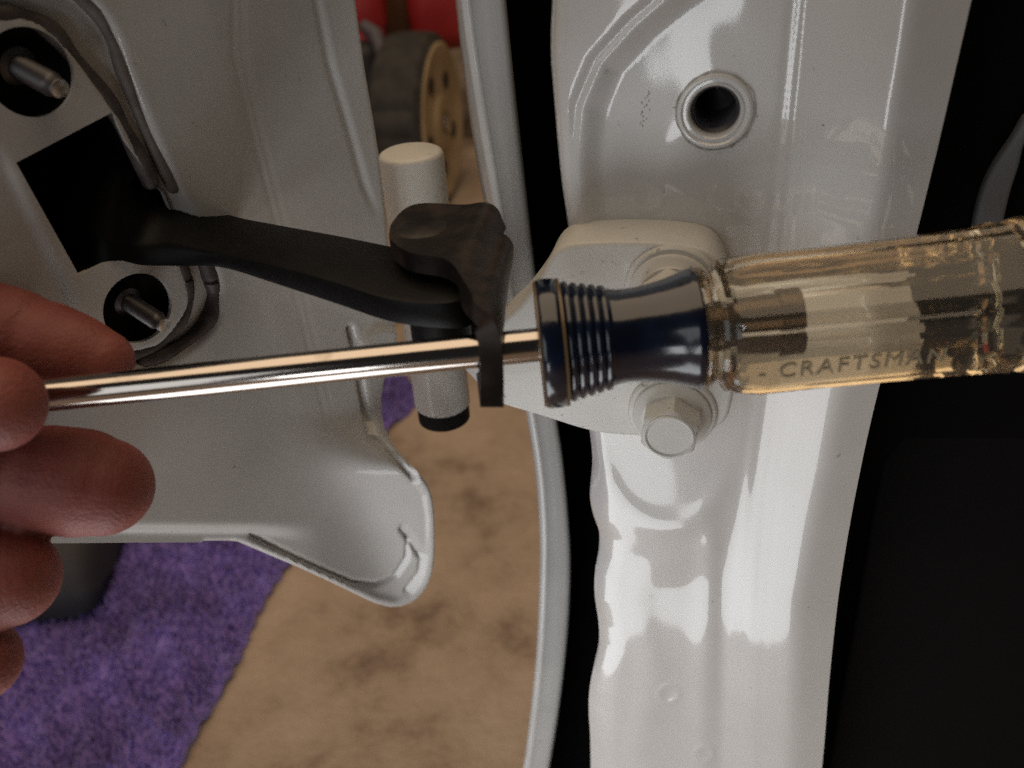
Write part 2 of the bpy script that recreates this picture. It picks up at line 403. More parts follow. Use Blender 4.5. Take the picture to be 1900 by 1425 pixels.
nut = lathe('bolt_hole_collar', hb, PL.n, prof + [(0.0053, -0.003), (0.0062, -0.003), (0.0062, -0.0012)], M['paint'], pillar, 64)
# remove the caps so the hole stays open
def uncap(o):
    bm = bmesh.new(); bm.from_mesh(o.data)
    bmesh.ops.delete(bm, geom=[f for f in bm.faces if len(f.verts) > 8], context='FACES'); bm.to_mesh(o.data); bm.free()
uncap(nut)
gr_ = lathe('grime_ring', hb, PL.n, [(0.00865, -0.0006), (0.00870, 0.00006), (0.00835, 0.00010), (0.00830, -0.0006)], M['grime'], pillar, 72, lambda th, k: 1 + (0.012 * math.sin(5 * th) + 0.01 * math.sin(11 * th + 1) if k < 2 else 0)); uncap(gr_)
thr = []
for k in range(14): thr += [(0.0053, -0.0022 - k * 0.0012), (0.0046, -0.0028 - k * 0.0012)]
th = lathe('threaded_bore', hb, PL.n, thr + [(0.0001, -0.0200)], M['darksteel'], pillar, 40); uncap(th)
# dirt specks and scuffs round the bolt hole
def speck(px, py, L, wd, ang):
    u, v = PL.uv(px, py); hh = float(pil_h(np.array([float(px)]), np.array([float(py)]))[0])
    ca, sa = math.cos(ang), math.sin(ang); n = 9
    o = []
    for i in range(n):
        t = 2 * math.pi * i / n; a = L * math.cos(t) * random.uniform(.7, 1.1); b_ = wd * math.sin(t) * random.uniform(.6, 1.2)
        o.append((u + a * ca - b_ * sa, v + a * sa + b_ * ca))
    return [PL.pt(a, b_, hh + 0.00009) for a, b_ in o]
V, Fc = [], []
SP = [(1200 + random.gauss(0, 5) - (y_ - 180) * 0.2, y_, random.uniform(1.2, 3.4), random.uniform(.8, 1.6), random.uniform(.8, 1.8)) for y_ in np.linspace(176, 240, 16)]
SP += [(1326 + 76 * math.cos(t_) + random.gauss(0, 4), 214 + 68 * math.sin(t_) + random.gauss(0, 4), random.uniform(1, 3.5), random.uniform(.7, 1.5), t_ + 1.5) for t_ in [random.uniform(-1.2, 1.6) for _ in range(14)]]
SP += [(1528, 236, 2.5, 1.8, 0), (1250, 206, 4, 1.0, .1), (1262, 196, 3, 1.0, .3), (1359, 279, 5, 1.6, .6)]
for px, py, L, wd, an in SP:
    q = speck(px, py, L * 1.2e-4, wd * 1.0e-4, an); b0 = len(V); V += q; Fc.append(tuple(range(b0, b0 + len(q))))
link('dirt_smudges', mesh(V, Fc), M['dirt'], pillar, False)

# fender edge: face strip, hemmed edge and outer skin turning away
FP = Plane(P(1000, 800, 0.292), (0.0, -1, 0))
fB = [(848, -140), (863, 0), (876, 100), (900, 250), (925, 400), (941, 530), (963, 650), (984, 770), (999, 870), (1006, 960), (1007, 1050), (1001, 1200), (987, 1340), (975, 1425), (950, 1560)]
fC = [(918, -140), (932, 0), (944, 120), (962, 280), (985, 480), (1002, 600), (1018, 700), (1031, 790), (1040, 850), (1050, 950), (1055, 1050), (1050, 1170), (1036, 1300), (1016, 1425), (992, 1560)]
fA = [(838, -140), (851, 0), (862, 100), (882, 250), (903, 370), (930, 480), (960, 600), (995, 770), (1012, 870), (1022, 960), (1024, 1050), (1018, 1200), (1004, 1340), (992, 1425), (965, 1560)]
rows = []
for y in np.linspace(-130, 1550, 120):
    xa, xb, xc = (float(line_x(np.array([y]), np.array(q))[0]) for q in (catmull(fA, 6), catmull(fB, 6), catmull(fC, 6)))
    wob = 0.4 * math.sin(y * 0.05)
    rows.append([FP.at(xa, y, -0.030), FP.at(xa * .6 + xb * .4, y, -0.014), FP.at(xb - 1.5, y, -0.0030), FP.at(xb, y, -0.0010), FP.at(xb + 2, y, -0.0002), FP.at(xb + 5, y, 0.0001),
                 FP.at(xb + 8, y, -0.0002), FP.at(xb + 11, y, -0.0004), FP.at((xb + xc) / 2 + wob, y, -0.0007), FP.at(xc - 8, y, -0.0010), FP.at(xc - 3, y, -0.0012), FP.at(xc - .8, y, -0.0017), FP.at(xc, y, -0.0030), FP.at(xc, y, -0.005)])
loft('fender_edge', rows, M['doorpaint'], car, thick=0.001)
# black space between fender and pillar
rows = []
for y in np.linspace(-140, 1560, 30):
    xc = float(line_x(np.array([y]), fC)[0]); xl = float(line_x(np.array([y]), pl_left)[0])
    rows.append([FP.at(xc - 2, y, -0.0045), FP.at(xc + 14, y, -0.045), FP.at(xl + 60, y, -0.045), PL.at(xl + 14, y, -0.006)])
loft('seal_gap', rows, M['black'], car)
# dark cabin side beyond the pillar
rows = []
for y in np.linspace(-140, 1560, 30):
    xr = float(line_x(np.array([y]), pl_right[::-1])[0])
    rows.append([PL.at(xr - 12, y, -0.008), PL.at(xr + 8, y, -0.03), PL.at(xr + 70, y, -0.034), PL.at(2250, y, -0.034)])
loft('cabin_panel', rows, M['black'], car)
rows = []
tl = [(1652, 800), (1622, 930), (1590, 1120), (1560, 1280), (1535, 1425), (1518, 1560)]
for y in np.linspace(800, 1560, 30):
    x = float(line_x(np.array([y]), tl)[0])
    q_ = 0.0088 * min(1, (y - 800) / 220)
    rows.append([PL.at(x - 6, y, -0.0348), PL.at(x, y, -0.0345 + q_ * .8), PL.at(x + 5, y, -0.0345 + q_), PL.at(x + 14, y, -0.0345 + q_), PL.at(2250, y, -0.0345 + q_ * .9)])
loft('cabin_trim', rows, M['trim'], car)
g1 = [(1905, 215), (1878, 262), (1845, 310), (1822, 360), (1806, 430), (1798, 520)]
g2 = [(1935, 225), (1905, 262), (1892, 310), (1876, 360), (1860, 430), (1845, 520)]
CPl = Plane(PL.at(1850, 350, -0.024), PL.n)
plate('grey_trim_strip', CPl, [CPl.uv(*p) for p in catmull(g1, 3) + catmull(g2, 3)[::-1]], -0.004, 0.0, M['greytrim'], car, 0.0012)

# ------------------------------------------------------------------ hinge on the pillar
HT = 0.0115
lo = [(905, 640), (930, 600), (962, 570), (1000, 520), (1022, 478), (1043, 460), (1075, 452), (1180, 449), (1285, 458), (1328, 480), (1350, 530), (1362, 630), (1364, 700),
      (1358, 748), (1346, 782), (1316, 802), (1270, 811), (1180, 811), (1100, 803), (1010, 776), (945, 757), (905, 742)]
leaf_px = catmull(lo[:-1], 3) + [lo[-1]]
hinge = plate('hinge', PL, [PL.uv(*p, HT) for p in leaf_px], -0.003, HT, M['hingepaint'], car, 0.0013, 4)
# knuckle barrel (vertical)
kc = P(764, 300, 0.276); kxy = (kc.x, kc.y); KR = 0.0105
ktop, kbot, kend = z_at(kxy, 280), z_at(kxy, 748), z_at(kxy, 778)
kb = Vector((kxy[0], kxy[1], kbot))
kn = lathe('hinge_barrel', kb, (0, 0, 1), [(KR - .0006, 0), (KR, .0006), (KR, ktop - kbot - .0016), (KR - .0005, ktop - kbot - .0006), (KR - .0016, ktop - kbot), (0.00001, ktop - kbot)], M['hingepaint'], hinge, 64)
lathe('barrel_end_bush', (kxy[0], kxy[1], kend), (0, 0, 1), [(KR - .0022, 0), (KR - .0006, 0.0012), (KR - .0006, kbot - kend)], M['rubber'], hinge, 48)
# arm from leaf to barrel
a0t, a0b = PL.at(915, 610, HT), PL.at(915, 742, HT)
rows = []
for i in range(13):
    t = i / 12; s = t * t * (3 - 2 * t)
    top = a0t.lerp(Vector((kxy[0] + 0.004, kxy[1] - 0.002, z_at(kxy, 505))), s); bot = a0b.lerp(Vector((kxy[0] + 0.004, kxy[1] - 0.002, z_at(kxy, 640))), s)
    nv = Vector((0.35, 0.9, 0)).normalized() * 0.009
    if i == 0: top += Vector((0.002, 0.0005, 0)); bot += Vector((0.002, 0.0005, 0))
    rows.append([top, bot, bot + nv, top + nv])
loft('hinge_arm', rows, M['hingepaint'], hinge, closed=True, flip=True)
def hexbolt(px, py, rot):
    base = PL.at(px, py, HT)
    b = lathe('hinge_bolt', base, PL.n, [(0.0112, -0.0005), (0.0112, 0.0006), (0.0107, 0.0011), (0.0095, 0.0013), (0.0094, 0.0014), (0.0098, 0.0016), (0.0098, 0.0022), (0.0092, 0.0028), (0.0078, 0.0034), (0.0074, 0.0040)], M['hingepaint'], hinge, 64)
    HEXC = [1.155, 1.155, 1.155, 1.10, 1.02]
    pr = [(0.0066, 0.0036), (0.0066, 0.0080), (0.0066, 0.0094), (0.00655, 0.0102), (0.0064, 0.0107)]
    hd = lathe('bolt_head', base, PL.n, pr, None, None, 72, lambda th, k: min(1 / math.cos((th + rot) % (math.pi / 3) - math.pi / 6), HEXC[k]), 22)
    cr_ = lathe('bolt_crown', base, PL.n, [(0.0062, 0.0105), (0.0062, 0.0110), (0.0058, 0.0112), (0.0055, 0.0110), (0.0053, 0.0108), (0.00001, 0.0108)], None, None, 48)
    bm = bmesh.new()
    for q in (b, hd, cr_): bm.from_mesh(q.data)
    bm.to_mesh(b.data); bm.free()
    for q in (hd, cr_): bpy.data.objects.remove(q)
    return b
hexbolt(1247, 764, 0.35)
hexbolt(1247, 538, 0.10)

# ------------------------------------------------------------------ door
DB = R(48)
DP = Plane(P(265, 575, 0.210), (math.sin(DB), -math.cos(DB), 0))
d_out = [(-330, -150), (640, -150)] + catmull([(640, -150), (662, 0), (680, 130), (700, 250), (712, 340), (723, 430), (732, 520), (738, 600), (724, 680), (712, 740), (718, 800),
          (744, 842), (780, 880), (800, 912), (807, 960), (807, 1035), (797, 1082), (772, 1114), (736, 1127), (695, 1119), (640, 1093), (560, 1056), (442, 1006)], 4)[1:] + [(225, 1007), (-330, 1012)]
def refine(loop, step=14):
    o = []
    for i, a in enumerate(loop):
        b = loop[(i + 1) % len(loop)]; k = max(1, int(math.dist(a, b) / step))
        o += [(a[0] + (b[0] - a[0]) * j / k, a[1] + (b[1] - a[1]) * j / k) for j in range(k)]
    return o
REC_O = catmull([(-330, -60), (0, -40), (110, -30), (175, 10), (215, 70), (242, 145), (285, 255), (330, 350), (375, 450), (402, 520), (406, 560), (392, 605), (335, 652), (265, 678), (150, 690), (-330, 690)], 5)
REC_I = catmull([(-330, 30), (-20, 28), (50, 32), (105, 58), (150, 112), (212, 192), (245, 250), (290, 340), (335, 470), (357, 540), (352, 582), (322, 625), (275, 655), (150, 668), (-330, 668)], 5)
def door_h0(x, y):                    # large shape: recess, crease, rolled bottom, corner turned forward
    h = np.zeros_like(x)
    cr = [(440, 100), (470, 230), (515, 400), (570, 610), (612, 780), (640, 900)]
    dx = x - line_x(y, cr)
    h += 0.010e-3 * np.log1p(np.exp(np.clip(dx / 6, -40, 40))) * 6 * (1 - sstep(640, 900, y))
    h -= 6e-3 * sstep(965, 1008, y) ** 1.5 * (1 - sstep(440, 600, x))
    return h
def unrelief(pl, h0, t):              # plane pixel whose raised point shows at photo pixel t
    q = [float(t[0]), float(t[1])]
    for _ in range(40):
        hh = float(h0(np.array([q[0]]), np.array([q[1]]))[0]); p = pix(pl.at(q[0], q[1]) + pl.n * hh)
        q[0] += 0.5 * (t[0] - p[0]); q[1] += 0.5 * (t[1] - p[1])
    return tuple(q)
UQ = lambda L: [unrelief(DP, door_h0, p) for p in L]
d_out = UQ(refine(d_out, 10))
SLIT = [(648, 610), (656, 640), (668, 705), (678, 760), (692, 812), (735, 850), (768, 884)]
LIP = [(484, 1006), (540, 1031), (610, 1062), (655, 1081), (700, 1084), (735, 1068), (755, 1037), (760, 1000)]
NICK = [(748, 982), (764, 1003), (778, 1026)]
LIP2 = [(783, 1030), (779, 1062), (754, 1094)]
RIM = [(700, 800), (744, 842), (780, 880), (800, 912), (807, 960), (807, 1035), (797, 1082), (772, 1114), (736, 1127), (695, 1119), (640, 1093), (560, 1056), (470, 1018)]
# the lower corner bends round to face outwards: a second plane met along a soft crease
_a = DP.at(640, 925)
FLN = Vector((math.sin(R(2)), -math.cos(R(2)), -0.17)).normalized()
def door_bend(V, x, y):
    R_ = V - np.array(CAM); d1 = R_ @ np.array(fw); k = (_a - CAM).dot(FLN) / (R_ @ np.array(FLN))
    d2 = d1 * np.where(k > 0, k, 9.0); w_ = 0.0055
    dm = np.minimum(d1, d2); sm = dm - w_ * np.log(np.exp(-(d1 - dm) / w_) + np.exp(-(d2 - dm) / w_))
    kk = sstep(760, 880, y) * sstep(420, 560, x)
    return np.array(CAM) + R_ * ((d1 * (1 - kk) + sm * kk) / d1)[:, None]
def door_h(x, y):
    h = door_h0(x, y)
    so, si = sdist(x, y, REC_O), sdist(x, y, REC_I)
    h -= 3.4e-3 * sstep(-14, 14, so); h += 2.6e-3 * sstep(-11, 9, si)
    # diagonal step left of the opening
    h -= 1.6e-3 * sstep(-10, 10, (-(x - 20) * 0.90 + (y - 310) * 0.42) ) * sstep(250, 330, y) * (1 - sstep(540, 680, y))
    cr = [(440, 100), (470, 230), (515, 400), (570, 610), (612, 780), (640, 900)]
    dx = x - line_x(y, cr)
    for off, am in ((-6, .25e-3), (8, .15e-3)): h -= am * np.exp(-((dx - off) / 4) ** 2) * (1 - sstep(700, 850, y))
    g = [(560, -150), (580, 0), (604, 120), (640, 240), (668, 340), (690, 395)]
    dg = pdist(x, y, g)
    h -= 0.9e-3 * np.exp(-(dg / 6) ** 2) * (1 - sstep(340, 410, y))
    h += 0.5e-3 * sstep(0, 12, x - line_x(y, g)) * (1 - sstep(300, 420, y))
    h -= 3.2e-3 * np.exp(-(pdist(x, y, SLIT) / 6) ** 2)
    q = np.hypot((x - 705) / 44, (y - 640) / 40); h += 1.6e-3 * (1 - sstep(0.7, 1.05, q))
    h -= 1.3e-3 * np.exp(-(pdist(x, y, LIP) / 4.5) ** 2)
    h -= 1.8e-3 * np.exp(-(pdist(x, y, NICK) / 6) ** 2) + 1.0e-3 * np.exp(-(pdist(x, y, LIP2) / 4.5) ** 2)
    h += 0.7e-3 * (1 - sstep(10, 20, pdist(x, y, RIM)))
    de = pdist(x, y, DEDGE); h -= 1.2e-3 * np.clip(1 - de / 8, 0, 1) ** 2
    h += 0.04e-3 * np.sin(x * 0.02 + y * 0.013) * np.sin(y * 0.017 - x * 0.006)
    return h
DEDGE = [p for p in d_out if p[0] > 400][::2]
def circ(px, py, r):
    u, v = DP.uv(px, py); return [(u + r * math.cos(a), v + r * math.sin(a)) for a in np.linspace(0, 2 * math.pi, 36, endpoint=False)]
H1, H2 = (60, 136, 0.0088), (260, 574, 0.0088)
opening = [DP.uv(*p) for p in ((33, 303), (212, 209), (236, 262), (278, 326), (316, 362), (340, 420), (325, 478), (262, 484), (206, 486), (150, 513))]
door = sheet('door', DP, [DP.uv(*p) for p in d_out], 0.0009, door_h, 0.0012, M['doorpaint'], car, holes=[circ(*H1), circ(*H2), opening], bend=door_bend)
for curve, lo_g, hi_g, rad_, mm in ((REC_I, -100, 345, .0019, 'gasket'), (REC_I, 485, 662, .0019, 'gasket'), (REC_O, -45, 352, .0015, 'gasket2'), (REC_O, 485, 676, .0021, 'gasket')):      # dark beads above and below the arm; outer ones paint in soft shading
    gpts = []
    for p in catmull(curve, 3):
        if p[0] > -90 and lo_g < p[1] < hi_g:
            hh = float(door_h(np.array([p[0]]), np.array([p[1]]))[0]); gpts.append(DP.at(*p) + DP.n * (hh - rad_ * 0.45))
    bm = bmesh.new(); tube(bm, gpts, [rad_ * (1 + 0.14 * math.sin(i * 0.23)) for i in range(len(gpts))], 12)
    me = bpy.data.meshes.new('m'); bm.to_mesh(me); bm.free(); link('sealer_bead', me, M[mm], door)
# dark box behind the opening where the check arm enters
bm = bmesh.new()
oc = [DP.pt(u, v, -0.0008) for u, v in opening]; ob = [DP.pt(u, v, -0.03) for u, v in opening]
# slightly larger than the hole
cen = sum(oc, Vector()) / len(oc)
oc = [cen + (p - cen) * 1.03 - DP.n * 0.0022 for p in oc]
va = [bm.verts.new(p) for p in oc]; vb = [bm.verts.new(p) for p in ob]; n = len(va)
for i in range(n): bm.faces.new((va[i], va[(i + 1) % n], vb[(i + 1) % n], vb[i]))
bm.faces.new(vb)
me = bpy.data.meshes.new('m'); bm.to_mesh(me); bm.free()
link('check_opening', me, M['black'], door, False)
for (px, py, r), L, sr in ((H1, 0.0092, 0.0021), (H2, 0.0092, 0.0019)):
    hh = float(door_h(np.array([float(px)]), np.array([float(py)]))[0])
    base = DP.at(px, py) + DP.n * hh
    SX = Vector((math.sin(DB + R(6)), -math.cos(DB + R(6)), -0.26)).normalized()
    cup = lathe('stud_recess', base, DP.n, [(r + .0008, -0.0014), (r + .0004, -0.006), (0.004, -0.0064), (0.00001, -0.0064)], M['rubber'], door, 40); uncap(cup)
    pr = [(sr * 1.9, -0.0064), (sr * 1.9, -0.004), (sr * 1.25, -0.0034)]
    k = -0.0030
    while k < L - 0.0022: pr += [(sr * 1.22, k), (sr * 1.08, k + 0.0004)]; k += 0.0008
    pr += [(sr * 0.98, L - 0.0018), (sr * 0.98, L - 0.0003), (sr * 0.85, L), (0.00001, L)]
    lathe('threaded_stud', base, SX, pr, M['darksteel'], door, 28)
    lathe('stud_end', base, SX, [(sr * .9, L - .0004), (sr * .9, L + .0003), (sr * .6, L + .0006), (.00001, L + .0006)], M['steel'], door, 28)

# ------------------------------------------------------------------ door check: arm, bracket, pin
EZ = P(780, 488, 0.178).z
EPl = Plane((0, 0, EZ), (0, 0, 1), (1, 0, 0))
AZ = -0.0042
APl = Plane((0, 0, EZ + AZ), (0, 0, 1), (1, 0, 0))
ST = [((205, 213), (110, 400), (160, 507)), ((243, 262), (195, 440), (207, 487)), ((290, 318), (258, 455), (262, 497)), ((335, 352), (322, 452), (330, 498)), ((420, 394), (405, 470), (402, 500)),
      ((520, 415), (502, 490), (500, 530)), ((620, 433), (612, 520), (610, 566)), ((715, 452), (715, 552), (712, 600)), ((800, 470), (800, 562), (792, 612)), ((850, 482), (856, 555), (850, 612)), ((872, 500), (874, 535), (870, 600))]
secs = []
d4 = [(APl.at(*p) - CAM).dot(fw) for p in ST[4][:2]]
for i, (T, Mi, B) in enumerate(ST):
    if i >= 4: t3, m3 = APl.at(*T), APl.at(*Mi); b3 = Vector((m3.x, m3.y, z_at((m3.x, m3.y), B[1])))
    else:
        k = i / 4.0
        d0 = [(DP.at(*p) - DP.n * (0.022 if i == 0 else 0.004) - CAM).dot(fw) for p in (T, Mi)]
        t3 = P(*T, d0[0] * (1 - k) + d4[0] * k); dm = d0[1] * (1 - k) + d4[1] * k; m3 = P(*Mi, dm); b3 = P(*B, dm + 0.001)
    secs.append([tuple(t3), tuple(m3), tuple(b3), tuple(t3 + (b3 - m3))])
tracks = [catmull([q[c] for q in secs], 6) for c in range(4)]
rows = []
for k in range(len(tracks[0])):
    c4 = [Vector(tr_[k]) for tr_ in tracks]; row = []
    for c in range(4):
        p, pr_, nx = c4[c], c4[c - 1], c4[(c + 1) % 4]
        e_a, e_b = (pr_ - p), (nx - p)
        row += [p + e_a.normalized() * min(0.0014, e_a.length * .3), p + (e_a.normalized() + e_b.normalized()) * 0.00035, p + e_b.normalized() * min(0.0014, e_b.length * .3)]
    rows.append(row)
arm = loft('check_arm', rows, M['arm'], car, closed=True)
bm = bmesh.new(); bm.from_mesh(arm.data); bmesh.ops.holes_fill(bm, edges=bm.edges); bmesh.ops.recalc_face_normals(bm, faces=bm.faces); bm.to_mesh(arm.data); bm.free(); sharp(arm, 50)
ac = APl.at(806, 505)
lathe('pivot_roller', ac + Vector((0, 0, -0.0175)), (0, 0, 1), [(0.0060, 0), (0.0068, 0.0008), (0.0068, 0.0105)], M['arm'], arm, 40)
# bracket: ear bends down into a spine with a hole for the shaft
SA, SB = P(960, 643.5, 0.1690), P(300, 711, 0.1705)   # two points on the screwdriver's axis
AX = (SB - SA).normalized()                            # from the handle towards the tip
f_edge = [(722, 470), (748, 484), (780, 490), (822, 497), (846, 512), (857, 538), (874, 572), (896, 600), (909, 640), (913, 700), (913, 760)]
b_edge = [(728, 424), (752, 401), (790, 393), (862, 396), (902, 404), (920, 420), (932, 448), (937, 500), (938, 560), (939, 650), (938, 725)]
fd, bd = [], []
for i, (p, q) in enumerate(zip(f_edge, b_edge)):
    if i <= 3: fd.append(EPl.at(*p)); bd.append(EPl.at(*q))
    else:
        t = min(1, (i - 3) / 4.0)
        fd.append(P(p[0], p[1], 0.1765 + (0.1605 - 0.1765) * t))
        bd.append(None)
# the back edge follows the front edge, set back along the plate's own plane
back_dir = Vector((-0.04, 1.0, 0)).normalized()
for i in range(4, len(f_edge)):
    t = min(1, (i - 3) / 3.0)
    wd = 0.024 + 0.010 * t
    bq = Vector(((0.14, 0.15, 0.13, 0.09, 0.03, -0.07, -0.12)[i - 4], 1, 0)).normalized()
    bd[i] = fd[i] + bq * wd + Vector((0.0036 - 0.0016 * t, 0, 0.004 * (1 - t)))
fd3, bd3 = catmull([tuple(v) for v in fd], 4), catmull([tuple(v) for v in bd], 4)
rows = []
NB = 14
for a, b in zip(fd3, bd3):
    a, b = Vector(a), Vector(b)
    rows.append([a.lerp(b, k / NB) for k in range(NB + 1)])
# turn the left end of the ear into a round nose
n_r = len(rows)
for i in range(8):
    t = 1 - i / 8.0; mid = (rows[i][0] + rows[i][-1]) / 2; s = math.sqrt(max(0.0, 1 - (t * 0.97) ** 2))
    rows[i] = [mid + (p - mid) * (0.25 + 0.75 * s) for p in rows[i]]
# leave out the faces round the shaft: a real hole
V = [p for r in rows for p in r]; nn = NB + 1; Fc = []
sub = loft('check_bracket', rows, M['iron'], car)
sub['label'] = 'bent black steel bracket with the screwdriver shaft through it'
md = sub.modifiers.new('sub', 'SUBSURF'); md.levels = 2; md.render_levels = 2
md = sub.modifiers.new('thickness', 'SOLIDIFY'); md.thickness = 0.0044; md.offset = 0
def bake(o):
    dg = bpy.context.evaluated_depsgraph_get(); me = bpy.data.meshes.new_from_object(o.evaluated_get(dg))
    o.modifiers.clear(); o.data = me; return o
bake(sub)
cut = bpy.data.meshes.new('m'); bmc = bmesh.new()
bmesh.ops.create_cone(bmc, cap_ends=True, segments=32, radius1=0.0046, radius2=0.0046, depth=0.03); 
hp = P(918, 650, 0.1715)
k_ = (hp - SA).dot(AX); hp = SA + AX * k_
bmesh.ops.transform(bmc, matrix=Matrix.Translation(hp) @ AX.to_track_quat('Z', 'Y').to_matrix().to_4x4(), verts=bmc.verts)
bmc.to_mesh(cut); bmc.free()
co = bpy.data.objects.new('cutter', cut); COL.objects.link(co)
bo = sub.modifiers.new('b', 'BOOLEAN'); bo.object = co; bo.operation = 'DIFFERENCE'; bo.solver = 'EXACT'
bpy.context.view_layer.update(); 
mwp = sub.matrix_world.copy(); bake(sub)
bpy.data.objects.remove(co); sharp(sub, 40)
lathe('pivot_rivet', EPl.at(783, 440) + Vector((0, 0, 0.0012)), (0, 0, 1), [(0.0062, 0), (0.0058, 0.0010), (0.0045, 0.0015), (0.00001, 0.0018)], M['iron'], sub, 36)

# ------------------------------------------------------------------ screwdriver
LEN = (P(-110, 753, 0.1715) - SA).dot(AX)
drv = empty('screwdriver', SA, 'screwdriver with clear amber handle, dark blue collar and chrome shaft', 'screwdriver')
DR = 0.00335
lathe('shaft', SA, AX, [(DR, -0.022), (DR, LEN - 0.014), (DR * 0.97, LEN - 0.010), (DR * 0.6, LEN)], M['chrome'], drv, 64)
HX = -AX                                     # towards the handle's end
def along(px):                               # distance along the axis (towards the handle) of photo column px
    lo_, hi_ = -0.2, 0.3
    for _ in range(50):
        m_ = (lo_ + hi_) / 2
        if pix(SA + HX * m_)[0] < px: lo_ = m_
        else: hi_ = m_
    return lo_
def rpx(px, half):                           # radius in metres of a half-width in photo pixels
    X = SA + HX * along(px); return half * (X - CAM).dot(fw) / F
def prof_px(q, k=1.0): return [(rpx(x, r) * k, along(x)) for x, r in q]
collar = [(1003, 34), (1001, 112), (1004, 118), (1010, 120), (1030, 120), (1040, 118), (1045, 112)]
x = 1047; r0 = 112
while x < 1125:
    t = (x - 1047) / 78.0; rr = 112 - 16 * t
    collar += [(x, rr - 6), (x + 4, rr - 1), (x + 9, rr), (x + 13, rr - 1), (x + 16, rr - 7)]; x += 16.5
collar += [(1132, 91), (1145, 88), (1160, 87), (1185, 88), (1210, 92), (1235, 97), (1258, 104), (1275, 110), (1286, 113), (1290, 110), (1291, 60)]
lathe('collar', SA, HX, prof_px(collar), M['blue'], drv, 96, smooth_angle=60)
for x0_, x1_, r_ in ((999.5, 1003, 116), (1041, 1046, 118.5)):
    lathe('collar_band', SA, HX, prof_px([(x0_, r_ - 8), (x0_, r_), (x1_, r_), (x1_, r_ - 8), (x0_, r_ - 8)]), M['band'], drv, 72)
amb = [(1290.5, 62), (1291, 108), (1296, 112), (1303, 112), (1312, 106), (1320, 104), (1328, 108), (1336, 122), (1344, 132), (1356, 135)]
body = [(1390, 134.5), (1500, 134), (1620, 135), (1740, 137), (1825, 140), (1838, 140), (1846, 136), (1853, 124), (1862, 121), (1871, 125), (1880, 137), (1890, 141), (1925, 141), (1960, 132), (1985, 110), (1998, 70), (2002, 0.01)]
pa = prof_px(amb) + prof_px(body, 1.045)
na = len(amb)
def hsec(th, k):
    if k < na - 2: return 1.0
    wgt = 1.0 if k < na + 5 else (0.5 if k < na + 7 else 0.15)
    a = (th + FL) % (math.pi / 3) - math.pi / 6      # six flats with a round groove on every corner
    f = min(0.905 / math.cos(a), 1.0)
    gv = 0.060 * math.exp(-((abs(a) - math.pi / 6) / 0.085) ** 2)
    return 1 + (f - gv - 1) * wgt
FL = R(-6)
view = (CAM - (SA + HX * along(1600))).normalized()
handle = lathe('handle', SA, HX, pa, M['amber'], drv, 144, hsec, 20, xdir=view)
# steel tang moulded into the handle
tg0, tg1 = along(1300), along(1475)
lathe('tang', SA, HX, [(DR, tg0 - 0.001), (DR, tg1 - 0.004), (DR * 1.25, tg1 - 0.004), (DR * 1.25, tg1)], M['tang'], drv, 24)
# raised lettering along the lower flat
fc = bpy.data.curves.new('t', 'FONT'); fc.body = '- CRAFTSMAN'; fc.size = 0.0048; fc.extrude = 0.00025; fc.space_character = 1.18
fo = bpy.data.objects.new('t', fc); COL.objects.link(fo); bpy.context.view_layer.update()
tm = bpy.data.meshes.new_from_object(fo.evaluated_get(bpy.context.evaluated_depsgraph_get())); bpy.data.objects.remove(fo)
e1 = (view - HX * view.dot(HX)).normalized(); e2 = HX.cross(e1)
fa = -R(10) + math.pi / 6 * 1
best = None
for k in range(6):                            # the flat whose centre lies just below the axis in the picture
    th = math.pi / 6 - FL + k * math.pi / 3
    nrm = e1 * math.cos(th) + e2 * math.sin(th); sc = -abs(nrm.dot(up) + 0.55) + (0 if nrm.dot(view) > 0.3 else -5)
    if best is None or sc > best[0]: best = (sc, nrm, th)
nrm = best[1]
TX = HX; TY = nrm.cross(TX)
if TY.dot(up) < 0: TY = -TY
o0 = SA + HX * along(1374) + nrm * (rpx(1500, 134) * 1.045 * 0.905 + 0.00005) - TY * 0.0034
tm.transform(Matrix(((TX.x, TY.x, nrm.x, o0.x), (TX.y, TY.y, nrm.y, o0.y), (TX.z, TY.z, nrm.z, o0.z), (0, 0, 0, 1))))
link('lettering', tm, M['letter'], handle, False)

# ------------------------------------------------------------------ hand
bm = bmesh.new()
def finger(pts, rad, cre=None):
    q = catmull([(*P(*p), r) for p, r in zip(pts, rad)], 14)
    if cre:
        q2 = []
        for a in q:
            ax_ = pix(Vector(a[:3]))[0]; k_ = 1.0
            for c0, am in cre: k_ -= am * math.exp(-((ax_ - c0) / 9.0) ** 2)
            k_ += 0.012 * math.sin(ax_ * 0.045)
            q2.append((*a[:3], a[3] * k_))
        q = q2
    tube(bm, [Vector(a[:3]) for a in q], [a[3] for a in q], 22)
finger([(-420, 610, .184), (-250, 575, .183), (-90, 588, .1825), (40, 616, .1835), (130, 645, .184), (190, 668, .1845)], [.0108, .0108, .0098, .0089, .0081, .0066], [(62, .07), (78, .04), (-120, .07)])
finger([(-460, 860, .183), (-260, 862, .183), (-80, 868, .183), (60, 886, .1835), (150, 896, .184), (190, 903, .1845)], [.0122, .0122, .0121, .0119, .0117, .0106], [(50, .075), (66, .05), (-150, .07)])
finger([(-460, 1060, .178), (-260, 1082, .178), (-90, 1082, .178), (-10, 1074, .179), (14, 1071, .1795)], [.0118, .0117, .0115, .0112, .0104], [(-40, .06), (-180, .06)])
finger([(-460, 1210, .177), (-280, 1236, .177), (-120, 1234, .178), (-44, 1226, .179)], [.0102, .0100, .0098, .0089])
finger([(-560, 820, .166), (-380, 790, .160), (-200, 765, .157), (-80, 752, .1570), (-10, 750, .1580)], [.0130, .0123, .0110, .0102, .0090])
